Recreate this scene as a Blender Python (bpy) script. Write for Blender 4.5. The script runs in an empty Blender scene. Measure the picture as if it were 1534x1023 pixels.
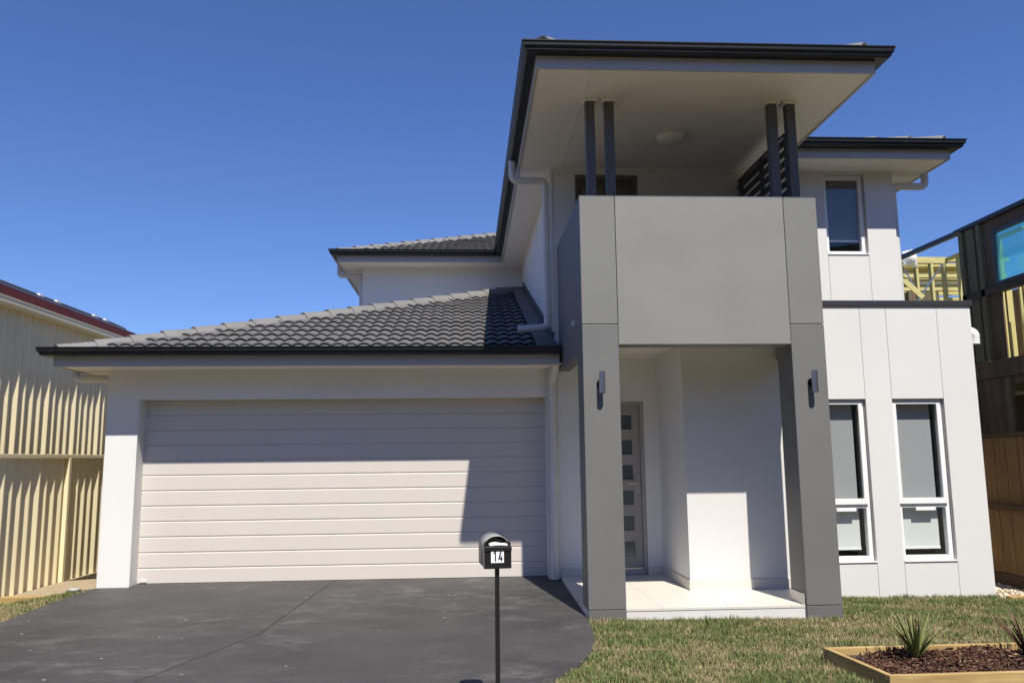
import bpy, math, random
import numpy as np
from mathutils import Vector, Matrix

random.seed(7)
rng = np.random.default_rng(7)
SC = bpy.context.scene
COL = SC.collection

# ------------------------------------------------------------------ materials
def mat(name, color, rough=0.6, metal=0.0, spec=0.5, var=0.0, vscale=3.0, bump=0.0, bscale=40.0, color2=None, detail=6.0):
    m = bpy.data.materials.new(name); m.use_nodes = True
    nt = m.node_tree; b = nt.nodes['Principled BSDF']
    b.inputs['Roughness'].default_value = rough
    b.inputs['Metallic'].default_value = metal
    b.inputs['Specular IOR Level'].default_value = spec
    c = (*color, 1)
    b.inputs['Base Color'].default_value = c
    tc = nt.nodes.new('ShaderNodeTexCoord')
    if var > 0 or color2:
        n = nt.nodes.new('ShaderNodeTexNoise'); n.inputs['Scale'].default_value = vscale
        n.inputs['Detail'].default_value = detail; n.inputs['Roughness'].default_value = 0.6
        nt.links.new(tc.outputs['Object'], n.inputs['Vector'])
        r = nt.nodes.new('ShaderNodeValToRGB')
        r.color_ramp.elements[0].position = 0.3; r.color_ramp.elements[1].position = 0.7
        if color2:
            r.color_ramp.elements[0].color = c; r.color_ramp.elements[1].color = (*color2, 1)
        else:
            r.color_ramp.elements[0].color = tuple(x*(1-var) for x in color)+(1,)
            r.color_ramp.elements[1].color = tuple(min(1, x*(1+var)) for x in color)+(1,)
        nt.links.new(n.outputs['Fac'], r.inputs['Fac']); nt.links.new(r.outputs['Color'], b.inputs['Base Color'])
    if bump > 0:
        n2 = nt.nodes.new('ShaderNodeTexNoise'); n2.inputs['Scale'].default_value = bscale
        n2.inputs['Detail'].default_value = 4
        nt.links.new(tc.outputs['Object'], n2.inputs['Vector'])
        bp = nt.nodes.new('ShaderNodeBump'); bp.inputs['Strength'].default_value = bump; bp.inputs['Distance'].default_value = 0.01
        nt.links.new(n2.outputs['Fac'], bp.inputs['Height']); nt.links.new(bp.outputs['Normal'], b.inputs['Normal'])
    return m

def schlick(nt):
    lw = nt.nodes.new('ShaderNodeLayerWeight'); lw.inputs[0].default_value = .5
    p = nt.nodes.new('ShaderNodeMath'); p.operation = 'POWER'; p.inputs[1].default_value = 5; nt.links.new(lw.outputs['Facing'], p.inputs[0])
    m = nt.nodes.new('ShaderNodeMath'); m.operation = 'MULTIPLY_ADD'; m.inputs[1].default_value = .92; m.inputs[2].default_value = .08; nt.links.new(p.outputs[0], m.inputs[0])
    return m

def glass(name, tint, ior=1.5, rough=0.0):
    m = bpy.data.materials.new(name); m.use_nodes = True
    nt = m.node_tree; nt.nodes.remove(nt.nodes['Principled BSDF'])
    out = nt.nodes['Material Output']
    t = nt.nodes.new('ShaderNodeBsdfTransparent'); t.inputs[0].default_value = (*tint, 1)
    g = nt.nodes.new('ShaderNodeBsdfGlossy'); g.inputs['Roughness'].default_value = rough
    f = schlick(nt)
    mx = nt.nodes.new('ShaderNodeMixShader')
    nt.links.new(f.outputs[0], mx.inputs[0]); nt.links.new(t.outputs[0], mx.inputs[1]); nt.links.new(g.outputs[0], mx.inputs[2])
    nt.links.new(mx.outputs[0], out.inputs[0])
    return m

def wood(name, dark, light, scale=1.0, rough=0.75, axis=0, var=0.5):
    m = bpy.data.materials.new(name); m.use_nodes = True
    nt = m.node_tree; b = nt.nodes['Principled BSDF']; b.inputs['Roughness'].default_value = rough
    b.inputs['Specular IOR Level'].default_value = 0.3
    tc = nt.nodes.new('ShaderNodeTexCoord'); mp = nt.nodes.new('ShaderNodeMapping')
    s = [14*scale]*3; s[axis] = 1.2*scale; mp.inputs['Scale'].default_value = s
    n = nt.nodes.new('ShaderNodeTexNoise'); n.inputs['Scale'].default_value = 2.0; n.inputs['Detail'].default_value = 8
    n.inputs['Distortion'].default_value = 0.6
    n2 = nt.nodes.new('ShaderNodeTexNoise'); n2.inputs['Scale'].default_value = 1.3; n2.inputs['Detail'].default_value = 3
    r = nt.nodes.new('ShaderNodeValToRGB')
    r.color_ramp.elements[0].position = 0.3; r.color_ramp.elements[1].position = 0.68
    r.color_ramp.elements[0].color = (*dark, 1); r.color_ramp.elements[1].color = (*light, 1)
    nt.links.new(tc.outputs['Object'], mp.inputs['Vector']); nt.links.new(mp.outputs['Vector'], n.inputs['Vector'])
    nt.links.new(tc.outputs['Object'], n2.inputs['Vector'])
    mx = nt.nodes.new('ShaderNodeMix'); mx.data_type = 'FLOAT'; mx.inputs[0].default_value = 0.45
    nt.links.new(n.outputs['Fac'], mx.inputs[2]); nt.links.new(n2.outputs['Fac'], mx.inputs[3])
    nt.links.new(mx.outputs[0], r.inputs['Fac']); nt.links.new(r.outputs['Color'], b.inputs['Base Color'])
    bp = nt.nodes.new('ShaderNodeBump'); bp.inputs['Strength'].default_value = 0.25; bp.inputs['Distance'].default_value = 0.004
    nt.links.new(n.outputs['Fac'], bp.inputs['Height']); nt.links.new(bp.outputs['Normal'], b.inputs['Normal'])
    return m

def attr_mat(name, rough=0.7, spec=0.25, sub=0.0, attr='tint'):
    m = bpy.data.materials.new(name); m.use_nodes = True
    nt = m.node_tree; b = nt.nodes['Principled BSDF']; b.inputs['Roughness'].default_value = rough
    b.inputs['Specular IOR Level'].default_value = spec
    a = nt.nodes.new('ShaderNodeAttribute'); a.attribute_name = attr
    nt.links.new(a.outputs['Color'], b.inputs['Base Color'])
    return m

def film(name, c):
    m = bpy.data.materials.new(name); m.use_nodes = True
    nt = m.node_tree; nt.nodes.remove(nt.nodes['Principled BSDF']); out = nt.nodes['Material Output']
    t = nt.nodes.new('ShaderNodeBsdfTransparent'); t.inputs[0].default_value = (*c, 1)
    tl = nt.nodes.new('ShaderNodeBsdfTranslucent'); tl.inputs[0].default_value = (*c, 1)
    g = nt.nodes.new('ShaderNodeBsdfGlossy'); g.inputs['Roughness'].default_value = .03
    n = nt.nodes.new('ShaderNodeTexNoise'); n.inputs['Scale'].default_value = 3
    tc = nt.nodes.new('ShaderNodeTexCoord'); nt.links.new(tc.outputs['Object'], n.inputs['Vector'])
    mx = nt.nodes.new('ShaderNodeMixShader'); nt.links.new(n.outputs['Fac'], mx.inputs[0])
    nt.links.new(t.outputs[0], mx.inputs[1]); nt.links.new(tl.outputs[0], mx.inputs[2])
    f = schlick(nt)
    m2 = nt.nodes.new('ShaderNodeMixShader'); nt.links.new(f.outputs[0], m2.inputs[0]); nt.links.new(mx.outputs[0], m2.inputs[1]); nt.links.new(g.outputs[0], m2.inputs[2])
    nt.links.new(m2.outputs[0], out.inputs[0]); return m

M = {}
M['white'] = mat('white_wall_paint', (.75, .738, .70), .75, var=.035, vscale=.9, bump=.10, bscale=160)
M['wing'] = mat('pale_grey_cladding_paint', (.662, .655, .628), .75, var=.02, vscale=1.0, bump=.08, bscale=160)
M['cream'] = mat('soffit_paint', (.82, .78, .70), .7, var=.02, vscale=.8)
M['trim'] = mat('cream_trim', (.78, .74, .66), .5)
M['fascia'] = mat('fascia_grey', (.44, .42, .395), .45, var=.03, vscale=2)
M['gutter'] = mat('charcoal_gutter', (.011, .012, .014), .42, spec=.35, var=.2, vscale=5)
M['pipe'] = mat('painted_downpipe', (.66, .64, .60), .45, var=.03, vscale=3)
M['grey'] = mat('portico_grey_paint', (.222, .222, .205), .6, var=.06, vscale=1.6, bump=.10, bscale=140)
M['pillar'] = mat('pillar_dark_grey_paint', (.150, .150, .141), .6, var=.06, vscale=1.6, bump=.10, bscale=140)
M['corner'] = mat('corner_panel_grey_paint', (.185, .185, .173), .6, var=.05, vscale=1.6, bump=.10, bscale=140)
M['greybase'] = mat('portico_base_paint', (.135, .133, .128), .6, var=.05, vscale=2)
M['post'] = mat('dark_post_paint', (.115, .112, .108), .55, spec=.2)
M['screen'] = mat('dark_screen_metal', (.03, .031, .035), .4)
M['gdoor'] = mat('garage_door_panel', (.62, .575, .52), .42, var=.015, vscale=2)
M['frame'] = mat('white_aluminium', (.82, .82, .81), .35)
M['greyreveal'] = mat('grey_reveal', (.45, .44, .43), .5)
M['glass'] = glass('clear_glass', (.90, .925, .915))
M['glass_dark'] = glass('screened_glass', (.66, .67, .68))
M['glass_deep'] = glass('deep_glass', (.75, .78, .82))
M['blueglass'] = film('blue_protective_film', (.22, .80, .95))
M['frost'] = mat('frosted_door_glass', (.10, .125, .13), .15, spec=.6)
M['blind'] = mat('roller_blind_fabric', (.70, .71, .70), .9, bump=.05, bscale=300)
M['blind_shaded'] = mat('shaded_blind_fabric', (.20, .22, .25), .9)  # upper window blind, its shade put into the fabric colour
M['door'] = mat('front_door_paint', (.36, .33, .30), .45, var=.02)
M['doorframe'] = mat('door_frame_paint', (.40, .37, .33), .5)
M['steel'] = mat('brushed_steel', (.58, .57, .55), .3, metal=1.0)
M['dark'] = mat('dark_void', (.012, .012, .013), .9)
M['darkframe'] = mat('bronze_door_frame', (.16, .145, .12), .4)
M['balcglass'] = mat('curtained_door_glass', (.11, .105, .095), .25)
M['opal'] = mat('opal_lamp_glass', (.78, .75, .68), .3)
M['black'] = mat('black_powdercoat', (.012, .012, .013), .35)
M['silver'] = mat('galvanised_sheet', (.33, .33, .30), .5, metal=.2, var=.12, vscale=14)
M['paper'] = mat('newspaper_print', (.82, .80, .74), .8, var=.15, vscale=60)
M['sticker'] = mat('white_sticker', (.86, .87, .88), .4)
M['cap'] = mat('dark_parapet_cap', (.035, .036, .04), .4)
M['flash'] = mat('lead_grey_flashing', (.09, .092, .098), .5, var=.15, vscale=6)
M['plastic'] = mat('white_plastic_wrap', (.82, .83, .84), .4, bump=.4, bscale=12)
M['creamsteel'] = mat('cream_steel_cladding', (.81, .715, .47), .4, var=.04, vscale=1.2)
M['redtile'] = mat('red_roof_tile', (.16, .035, .025), .7, var=.3, vscale=8)
M['panelglass'] = mat('solar_cell', (.01, .012, .02), .15)
M['woodyel'] = wood('treated_pine', (.27, .17, .06), (.55, .39, .165), 1.0, axis=0)
M['woodyel_y'] = wood('treated_pine_side', (.27, .17, .06), (.55, .39, .165), 1.0, axis=1)
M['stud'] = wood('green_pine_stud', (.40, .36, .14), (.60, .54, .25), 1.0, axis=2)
M['studshade'] = wood('shaded_pine_stud', (.15, .14, .07), (.28, .25, .13), 1.0, axis=2)  # darker copy of the pine stud, shade mixed into its colour
M['stud_x'] = wood('green_pine_joist', (.40, .36, .14), (.62, .55, .26), 1.0, axis=0)
M['frame_dark'] = wood('weathered_frame_board', (.075, .062, .038), (.17, .135, .08), .6, axis=2)
M['sheet'] = wood('dark_wall_wrap', (.12, .082, .045), (.24, .165, .095), .35, axis=2)
M['fencewood'] = wood('paling_timber', (.17, .095, .04), (.30, .18, .08), .8, axis=2)
M['fencedark'] = wood('dark_rail_timber', (.07, .05, .03), (.13, .09, .05), .8, axis=1)
M['tarp'] = mat('blue_pipe_wrap', (.08, .22, .45), .5)

# tiles: grey concrete, each slightly different through noise
M['tile'] = mat('grey_concrete_tile', (.135, .131, .127), .62, var=.16, vscale=2.4, bump=.15, bscale=120)
M['ridge'] = mat('grey_ridge_cap', (.185, .178, .168), .65, var=.10, vscale=2.2, bump=.12, bscale=90)

# porch floor tile
def make_porch_tile():
    m = mat('porch_floor_tile', (.66, .62, .54), .45, var=.03, vscale=3)
    nt = m.node_tree; b = nt.nodes['Principled BSDF']
    tc = nt.nodes.new('ShaderNodeTexCoord'); br = nt.nodes.new('ShaderNodeTexBrick')
    br.offset = 0.0; br.inputs['Scale'].default_value = 1.0
    br.inputs['Brick Width'].default_value = .6; br.inputs['Row Height'].default_value = .6
    br.inputs['Mortar Size'].default_value = .004
    br.inputs['Color1'].default_value = (.67, .63, .55, 1); br.inputs['Color2'].default_value = (.65, .61, .53, 1)
    br.inputs['Mortar'].default_value = (.48, .45, .39, 1)
    nt.links.new(tc.outputs['Object'], br.inputs['Vector']); nt.links.new(br.outputs['Color'], b.inputs['Base Color'])
    return m
M['porch'] = make_porch_tile()
M['slabedge'] = mat('slab_render', (.66, .645, .615), .8, var=.05, vscale=4)

def make_driveway_mat():
    m = bpy.data.materials.new('charcoal_driveway_concrete'); m.use_nodes = True
    nt = m.node_tree; b = nt.nodes['Principled BSDF']; b.inputs['Roughness'].default_value = .62
    b.inputs['Specular IOR Level'].default_value = .35
    tc = nt.nodes.new('ShaderNodeTexCoord')
    def noise(scale, detail, rough, stretch=None, dist=0):
        n = nt.nodes.new('ShaderNodeTexNoise'); n.inputs['Scale'].default_value = scale; n.inputs['Detail'].default_value = detail
        n.inputs['Roughness'].default_value = rough; n.inputs['Distortion'].default_value = dist
        if stretch:
            mp = nt.nodes.new('ShaderNodeMapping'); mp.inputs['Scale'].default_value = stretch
            nt.links.new(tc.outputs['Object'], mp.inputs['Vector']); nt.links.new(mp.outputs['Vector'], n.inputs['Vector'])
        else: nt.links.new(tc.outputs['Object'], n.inputs['Vector'])
        return n
    def ramp(src, p0, c0, p1, c1):
        r = nt.nodes.new('ShaderNodeValToRGB'); e = r.color_ramp.elements
        e[0].position = p0; e[1].position = p1; e[0].color = (*c0, 1); e[1].color = (*c1, 1)
        nt.links.new(src, r.inputs['Fac']); return r
    base = ramp(noise(.9, 6, .65, (1, 1.4, 1)).outputs['Fac'], .3, (.044, .0415, .041), .7, (.072, .068, .066))
    streak = ramp(noise(2.2, 14, .80, (.9, 1.5, 1), .35).outputs['Fac'], .50, (0, 0, 0), .68, (1, 1, 1))
    gate = ramp(noise(.45, 2, .5).outputs['Fac'], .36, (0, 0, 0), .60, (1, 1, 1))
    mul = nt.nodes.new('ShaderNodeMath'); mul.operation = 'MULTIPLY'
    nt.links.new(streak.outputs[0], mul.inputs[0]); nt.links.new(gate.outputs[0], mul.inputs[1])
    m2 = nt.nodes.new('ShaderNodeMath'); m2.operation = 'MULTIPLY'; m2.inputs[1].default_value = .75
    nt.links.new(mul.outputs[0], m2.inputs[0])
    mix = nt.nodes.new('ShaderNodeMix'); mix.data_type = 'RGBA'
    nt.links.new(m2.outputs[0], mix.inputs[0]); nt.links.new(base.outputs[0], mix.inputs[6]); mix.inputs[7].default_value = (.19, .18, .172, 1)
    # pale flecks of dropped render
    v = nt.nodes.new('ShaderNodeTexVoronoi'); v.inputs['Scale'].default_value = 5.5
    nt.links.new(tc.outputs['Object'], v.inputs['Vector'])
    wn = nt.nodes.new('ShaderNodeMath'); wn.operation = 'LESS_THAN'; wn.inputs[1].default_value = .08
    nt.links.new(v.outputs['Distance'], wn.inputs[0])
    cs = nt.nodes.new('ShaderNodeSeparateColor'); nt.links.new(v.outputs['Color'], cs.inputs[0])
    gt = nt.nodes.new('ShaderNodeMath'); gt.operation = 'GREATER_THAN'; gt.inputs[1].default_value = .72
    nt.links.new(cs.outputs[0], gt.inputs[0])
    mm = nt.nodes.new('ShaderNodeMath'); mm.operation = 'MULTIPLY'; nt.links.new(wn.outputs[0], mm.inputs[0]); nt.links.new(gt.outputs[0], mm.inputs[1])
    mf = nt.nodes.new('ShaderNodeMath'); mf.operation = 'MULTIPLY'; mf.inputs[1].default_value = .6; nt.links.new(mm.outputs[0], mf.inputs[0])
    mix2 = nt.nodes.new('ShaderNodeMix'); mix2.data_type = 'RGBA'
    nt.links.new(mf.outputs[0], mix2.inputs[0]); nt.links.new(mix.outputs[2], mix2.inputs[6]); mix2.inputs[7].default_value = (.42, .41, .39, 1)
    grit = ramp(noise(110, 4, .8).outputs['Fac'], .35, (.72, .72, .72), .65, (1.28, 1.28, 1.28))
    gm = nt.nodes.new('ShaderNodeMix'); gm.data_type = 'RGBA'; gm.blend_type = 'MULTIPLY'; gm.inputs[0].default_value = 1
    nt.links.new(mix2.outputs[2], gm.inputs[6]); nt.links.new(grit.outputs[0], gm.inputs[7])
    nt.links.new(gm.outputs[2], b.inputs['Base Color'])
    bn = noise(70, 6, .7)
    bp = nt.nodes.new('ShaderNodeBump'); bp.inputs['Strength'].default_value = .25; bp.inputs['Distance'].default_value = .006
    nt.links.new(bn.outputs['Fac'], bp.inputs['Height']); nt.links.new(bp.outputs['Normal'], b.inputs['Normal'])
    return m
M['drive'] = make_driveway_mat()
M['soil'] = mat('turf_soil', (.115, .10, .05), .95, color2=(.17, .135, .075), vscale=5, bump=.5, bscale=60)
M['sand'] = mat('sandy_soil', (.30, .235, .15), .95, color2=(.40, .32, .21), vscale=9, bump=.5, bscale=80)
M['ground'] = mat('distant_ground', (.13, .125, .08), .95, color2=(.19, .17, .11), vscale=.15)
M['blocker'] = mat('sky_blocker_green', (.035, .045, .02), .95, color2=(.07, .075, .04), vscale=.6)  # dark green for the added rise that blocks low sky
M['road'] = mat('road_asphalt', (.06, .06, .06), .85, var=.15, vscale=2, bump=.2, bscale=90)
M['grass'] = attr_mat('grass_blade', .6, .25)
M['mulch'] = attr_mat('bark_chip', .85, .2)
M['stone'] = attr_mat('river_stone', .7, .3)
M['leaf'] = attr_mat('sword_leaf', .45, .4)
M['stem'] = mat('plant_stem', (.16, .13, .06), .8)

# ------------------------------------------------------------------ mesh tools
class MB:
    def __init__(s): s.v = []; s.f = []
    def box(s, x0, x1, y0, y1, z0, z1):
        n = len(s.v)
        s.v += [(x0,y0,z0),(x1,y0,z0),(x1,y1,z0),(x0,y1,z0),(x0,y0,z1),(x1,y0,z1),(x1,y1,z1),(x0,y1,z1)]
        s.f += [tuple(n+i for i in q) for q in ((0,3,2,1),(4,5,6,7),(0,1,5,4),(1,2,6,5),(2,3,7,6),(3,0,4,7))]
        return s
    def bar(s, p, q, w, h, up=(0,0,1)):
        """rectangular bar from p to q, w wide, h high"""
        p = Vector(p); q = Vector(q); d = (q-p).normalized(); u = Vector(up)
        if abs(d.dot(u)) > .98: u = Vector((0,1,0))
        r = d.cross(u).normalized(); u = r.cross(d).normalized()
        n = len(s.v)
        for c in (p, q):
            for a, b in ((-1,-1),(1,-1),(1,1),(-1,1)): s.v.append(tuple(c + r*a*w/2 + u*b*h/2))
        s.f += [tuple(n+i for i in q_) for q_ in ((0,1,2,3),(7,6,5,4),(0,4,5,1),(1,5,6,2),(2,6,7,3),(3,7,4,0))]
        return s
    def tube(s, pts, r, seg=18, bend=0.0):
        pts = [Vector(p) for p in pts]
        if bend > 0:
            out = [pts[0]]
            for i in range(1, len(pts)-1):
                a, b, c = pts[i-1], pts[i], pts[i+1]
                d1 = (a-b).normalized(); d2 = (c-b).normalized()
                for k in range(6):
                    t = k/5; p1 = b+d1*bend; p2 = b+d2*bend
                    out.append((1-t)**2*p1 + 2*t*(1-t)*b + t*t*p2)
            out.append(pts[-1]); pts = out
        n0 = len(s.v); nrm = None
        for i, p in enumerate(pts):
            d = ((pts[min(i+1,len(pts)-1)]-p).normalized() + (p-pts[max(i-1,0)]).normalized()).normalized()
            if nrm is None:
                nrm = d.orthogonal().normalized()
            nrm = (nrm - d*nrm.dot(d)).normalized(); bn = d.cross(nrm)
            rr = r[round(i*(len(r)-1)/(len(pts)-1))] if isinstance(r, (list, tuple)) else r
            for k in range(seg):
                a = 2*math.pi*k/seg; s.v.append(tuple(p + (nrm*math.cos(a)+bn*math.sin(a))*rr))
        for i in range(len(pts)-1):
            for k in range(seg):
                a = n0+i*seg+k; b = n0+i*seg+(k+1)%seg; s.f.append((a, b, b+seg, a+seg))
        s.f.append(tuple(n0+k for k in range(seg))[::-1]); e = n0+(len(pts)-1)*seg
        s.f.append(tuple(e+k for k in range(seg)))
        return s
    def poly_ext(s, pts, vec):
        n = len(s.v); k = len(pts); v = Vector(vec)
        s.v += [tuple(p) for p in pts] + [tuple(Vector(p)+v) for p in pts]
        s.f.append(tuple(range(n, n+k))); s.f.append(tuple(range(n+2*k-1, n+k-1, -1)))
        for i in range(k): j = (i+1) % k; s.f.append((n+i, n+k+i, n+k+j, n+j))
        return s
    def sweep(s, path, profile):
        """profile (outward, z) swept along a plan polyline, outward = right of travel, mitred"""
        P = [Vector((x, y)) for x, y in path]; n0 = len(s.v); m = len(profile)
        for i, p in enumerate(P):
            ns = []
            if i > 0: d = (p-P[i-1]).normalized(); ns.append(Vector((d.y, -d.x)))
            if i < len(P)-1: d = (P[i+1]-p).normalized(); ns.append(Vector((d.y, -d.x)))
            if len(ns) == 2:
                b = (ns[0]+ns[1]).normalized(); b = b/b.dot(ns[0])
            else: b = ns[0]
            for o, z in profile: s.v.append((p.x+b.x*o, p.y+b.y*o, z))
        for i in range(len(P)-1):
            for k in range(m):
                a = n0+i*m+k; b = n0+i*m+(k+1) % m; s.f.append((a, b, b+m, a+m))
        s.f.append(tuple(n0+k for k in range(m))); e = n0+(len(P)-1)*m
        s.f.append(tuple(e+k for k in range(m))[::-1])
        return s
    def wall_xz(s, x0, x1, z0, z1, y0, y1, holes=()):
        xs = sorted({x0, x1, *[h[0] for h in holes], *[h[1] for h in holes]})
        zs = sorted({z0, z1, *[h[2] for h in holes], *[h[3] for h in holes]})
        solid = lambda i, j: 0 <= i < len(xs)-1 and 0 <= j < len(zs)-1 and not any(h[0]-1e-6 <= xs[i] and xs[i+1] <= h[1]+1e-6 and h[2]-1e-6 <= zs[j] and zs[j+1] <= h[3]+1e-6 for h in holes)
        idx = {}
        def V(x, y, z):
            k = (round(x,5), round(y,5), round(z,5))
            if k not in idx: idx[k] = len(s.v); s.v.append((x,y,z))
            return idx[k]
        for i in range(len(xs)-1):
            for j in range(len(zs)-1):
                if not solid(i, j): continue
                a, b, c, d = xs[i], xs[i+1], zs[j], zs[j+1]
                s.f.append((V(a,y0,c),V(b,y0,c),V(b,y0,d),V(a,y0,d)))
                s.f.append((V(a,y1,d),V(b,y1,d),V(b,y1,c),V(a,y1,c)))
                if not solid(i-1, j): s.f.append((V(a,y1,c),V(a,y0,c),V(a,y0,d),V(a,y1,d)))
                if not solid(i+1, j): s.f.append((V(b,y0,c),V(b,y1,c),V(b,y1,d),V(b,y0,d)))
                if not solid(i, j-1): s.f.append((V(a,y1,c),V(b,y1,c),V(b,y0,c),V(a,y0,c)))
                if not solid(i, j+1): s.f.append((V(a,y0,d),V(b,y0,d),V(b,y1,d),V(a,y1,d)))
        return s
    def lathe(s, prof, c, axis='z', seg=32):
        n0 = len(s.v); m = len(prof); cx, cy, cz = c
        for k in range(seg):
            a = 2*math.pi*k/seg
            for r, h in prof:
                if axis == 'z': s.v.append((cx+r*math.cos(a), cy+r*math.sin(a), cz+h))
                else: s.v.append((cx+r*math.cos(a), cy+h, cz+r*math.sin(a)))
        for k in range(seg):
            for i in range(m-1):
                a = n0+k*m+i; b = n0+((k+1) % seg)*m+i; s.f.append((a, b, b+1, a+1))
        s.f.append(tuple(n0+k*m for k in range(seg))); s.f.append(tuple(n0+k*m+m-1 for k in range(seg))[::-1])
        return s

def world_loc(o):
    p = Vector((0,0,0))
    while o is not None: p += o.location; o = o.parent
    return p

def build(name, mb, m, parent=None, bevel=0.0, smooth=False, label=None, fix=True, local=False):
    me = bpy.data.meshes.new(name)
    off = world_loc(parent) if (parent is not None and not local) else Vector((0,0,0))
    vs = [(x-off.x, y-off.y, z-off.z) for x, y, z in mb.v]
    me.from_pydata(vs, [], mb.f); me.update()
    if fix:
        import bmesh
        b = bmesh.new(); b.from_mesh(me); bmesh.ops.recalc_face_normals(b, faces=b.faces); b.to_mesh(me); b.free()
    me.materials.append(M[m] if isinstance(m, str) else m)
    if smooth:
        me.polygons.foreach_set('use_smooth', [True]*len(me.polygons))
        try: me.set_sharp_from_angle(angle=math.radians(40))
        except Exception: pass
    o = bpy.data.objects.new(name, me); COL.objects.link(o)
    if parent is not None: o.parent = parent
    if label: o['label'] = label
    if bevel > 0:
        md = o.modifiers.new('bevel', 'BEVEL'); md.width = bevel; md.segments = 2; md.limit_method = 'ANGLE'; md.angle_limit = math.radians(40)
    return o

def pane_xz(x0, x1, y, z0, z1):
    b = MB(); b.v += [(x0,y,z0),(x1,y,z0),(x1,y,z1),(x0,y,z1)]; b.f.append((0,1,2,3)); return b
def tag(o, label=None, cat=None, group=None, kind=None):
    if label: o['label'] = label
    if cat: o['category'] = cat
    if group: o['group'] = group
    if kind: o['kind'] = kind
    return o

def thing(name, label, cat, loc=(0,0,0), rotz=0, group=None):
    o = bpy.data.objects.new(name, None); COL.objects.link(o)
    o.location = loc; o.rotation_euler = (0,0,rotz); o.empty_display_size = .2
    return tag(o, label, cat, group)

def np_mesh(name, verts, faces_flat, loop_tot, m, tint=None, parent=None):
    """fast mesh from numpy: all faces have loop_tot corners; tint per-vertex rgb"""
    me = bpy.data.meshes.new(name); nv = len(verts); nf = len(faces_flat)//loop_tot
    me.vertices.add(nv); me.vertices.foreach_set('co', np.asarray(verts, np.float32).ravel())
    me.loops.add(nf*loop_tot); me.loops.foreach_set('vertex_index', np.asarray(faces_flat, np.int32))
    me.polygons.add(nf); me.polygons.foreach_set('loop_start', np.arange(0, nf*loop_tot, loop_tot, dtype=np.int32))
    me.update(calc_edges=True); me.validate()
    if tint is not None:
        a = me.color_attributes.new('tint', 'FLOAT_COLOR', 'POINT')
        a.data.foreach_set('color', np.concatenate([tint, np.ones((nv,1))], 1).astype(np.float32).ravel())
    me.materials.append(M[m]); o = bpy.data.objects.new(name, me); COL.objects.link(o)
    if parent is not None: o.parent = parent
    return o

# ------------------------------------------------------------------ camera (pose solved from the vanishing points)
yaw, pit, rol = 5.73164151e-02, 1.42617793e-01, -1.07110615e-02
fwd = Vector((math.sin(yaw)*math.cos(pit), math.cos(yaw)*math.cos(pit), math.sin(pit)))
rt = Vector((math.cos(yaw), -math.sin(yaw), 0)); upv = rt.cross(fwd)
r2 = rt*math.cos(rol)+upv*math.sin(rol); u2 = -rt*math.sin(rol)+upv*math.cos(rol)
cd = bpy.data.cameras.new('camera'); cam = bpy.data.objects.new('camera', cd); COL.objects.link(cam)
cam.matrix_world = Matrix(((r2.x,u2.x,-fwd.x,0),(r2.y,u2.y,-fwd.y,-9.9085),(r2.z,u2.z,-fwd.z,1.4153),(0,0,0,1)))
cd.sensor_width = 36; cd.sensor_fit = 'HORIZONTAL'; cd.lens = 1208.07/1534*36; cd.clip_end = 3000; cd.clip_start = .05
SC.camera = cam

# ------------------------------------------------------------------ light
SUN = Vector((.19, -1.0, 1.5))
sl = bpy.data.lights.new('sun', 'SUN'); so = bpy.data.objects.new('sun', sl); COL.objects.link(so)
sl.energy = 5.0; sl.angle = math.radians(.53); sl.color = (1.0, .95, .87)
so.rotation_euler = SUN.to_track_quat('Z', 'Y').to_euler(); so.location = (5, -20, 30)
w = bpy.data.worlds.new('World'); SC.world = w; w.use_nodes = True
sky = w.node_tree.nodes.new('ShaderNodeTexSky'); sky.sky_type = 'NISHITA'; sky.sun_disc = False
sky.sun_elevation = math.atan2(SUN.z, math.hypot(SUN.x, SUN.y)); sky.sun_rotation = math.atan2(SUN.x, SUN.y)
sky.air_density = 1.0; sky.dust_density = 0.0; sky.ozone_density = 5.0
deep = w.node_tree.nodes.new('ShaderNodeMix'); deep.data_type = 'RGBA'; deep.blend_type = 'MULTIPLY'   # the deep blue of a dry clear day
deep.inputs[0].default_value = 1; deep.inputs[7].default_value = (.61, .705, 1, 1)
w.node_tree.links.new(sky.outputs[0], deep.inputs[6]); w.node_tree.links.new(deep.outputs[2], w.node_tree.nodes['Background'].inputs[0])
w.node_tree.nodes['Background'].inputs[1].default_value = .105
SC.view_settings.view_transform = 'Standard'; SC.view_settings.look = 'None'; SC.view_settings.gamma = 1
SC.view_settings.exposure = 0.36
SC.cycles.max_bounces = 8; SC.cycles.transparent_max_bounces = 16

# ------------------------------------------------------------------ ground
def G(x, y): return .02*min(0, max(-14, y)) - .012*min(6, max(0, x-1)) - .13*min(1, max(0, (-4.35-x)/.8))
def Gn(x, y): return .02*np.clip(y, -14, 0) - .012*np.clip(x-1, 0, 6) - .13*np.clip((-4.35-x)/.8, 0, 1)

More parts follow.
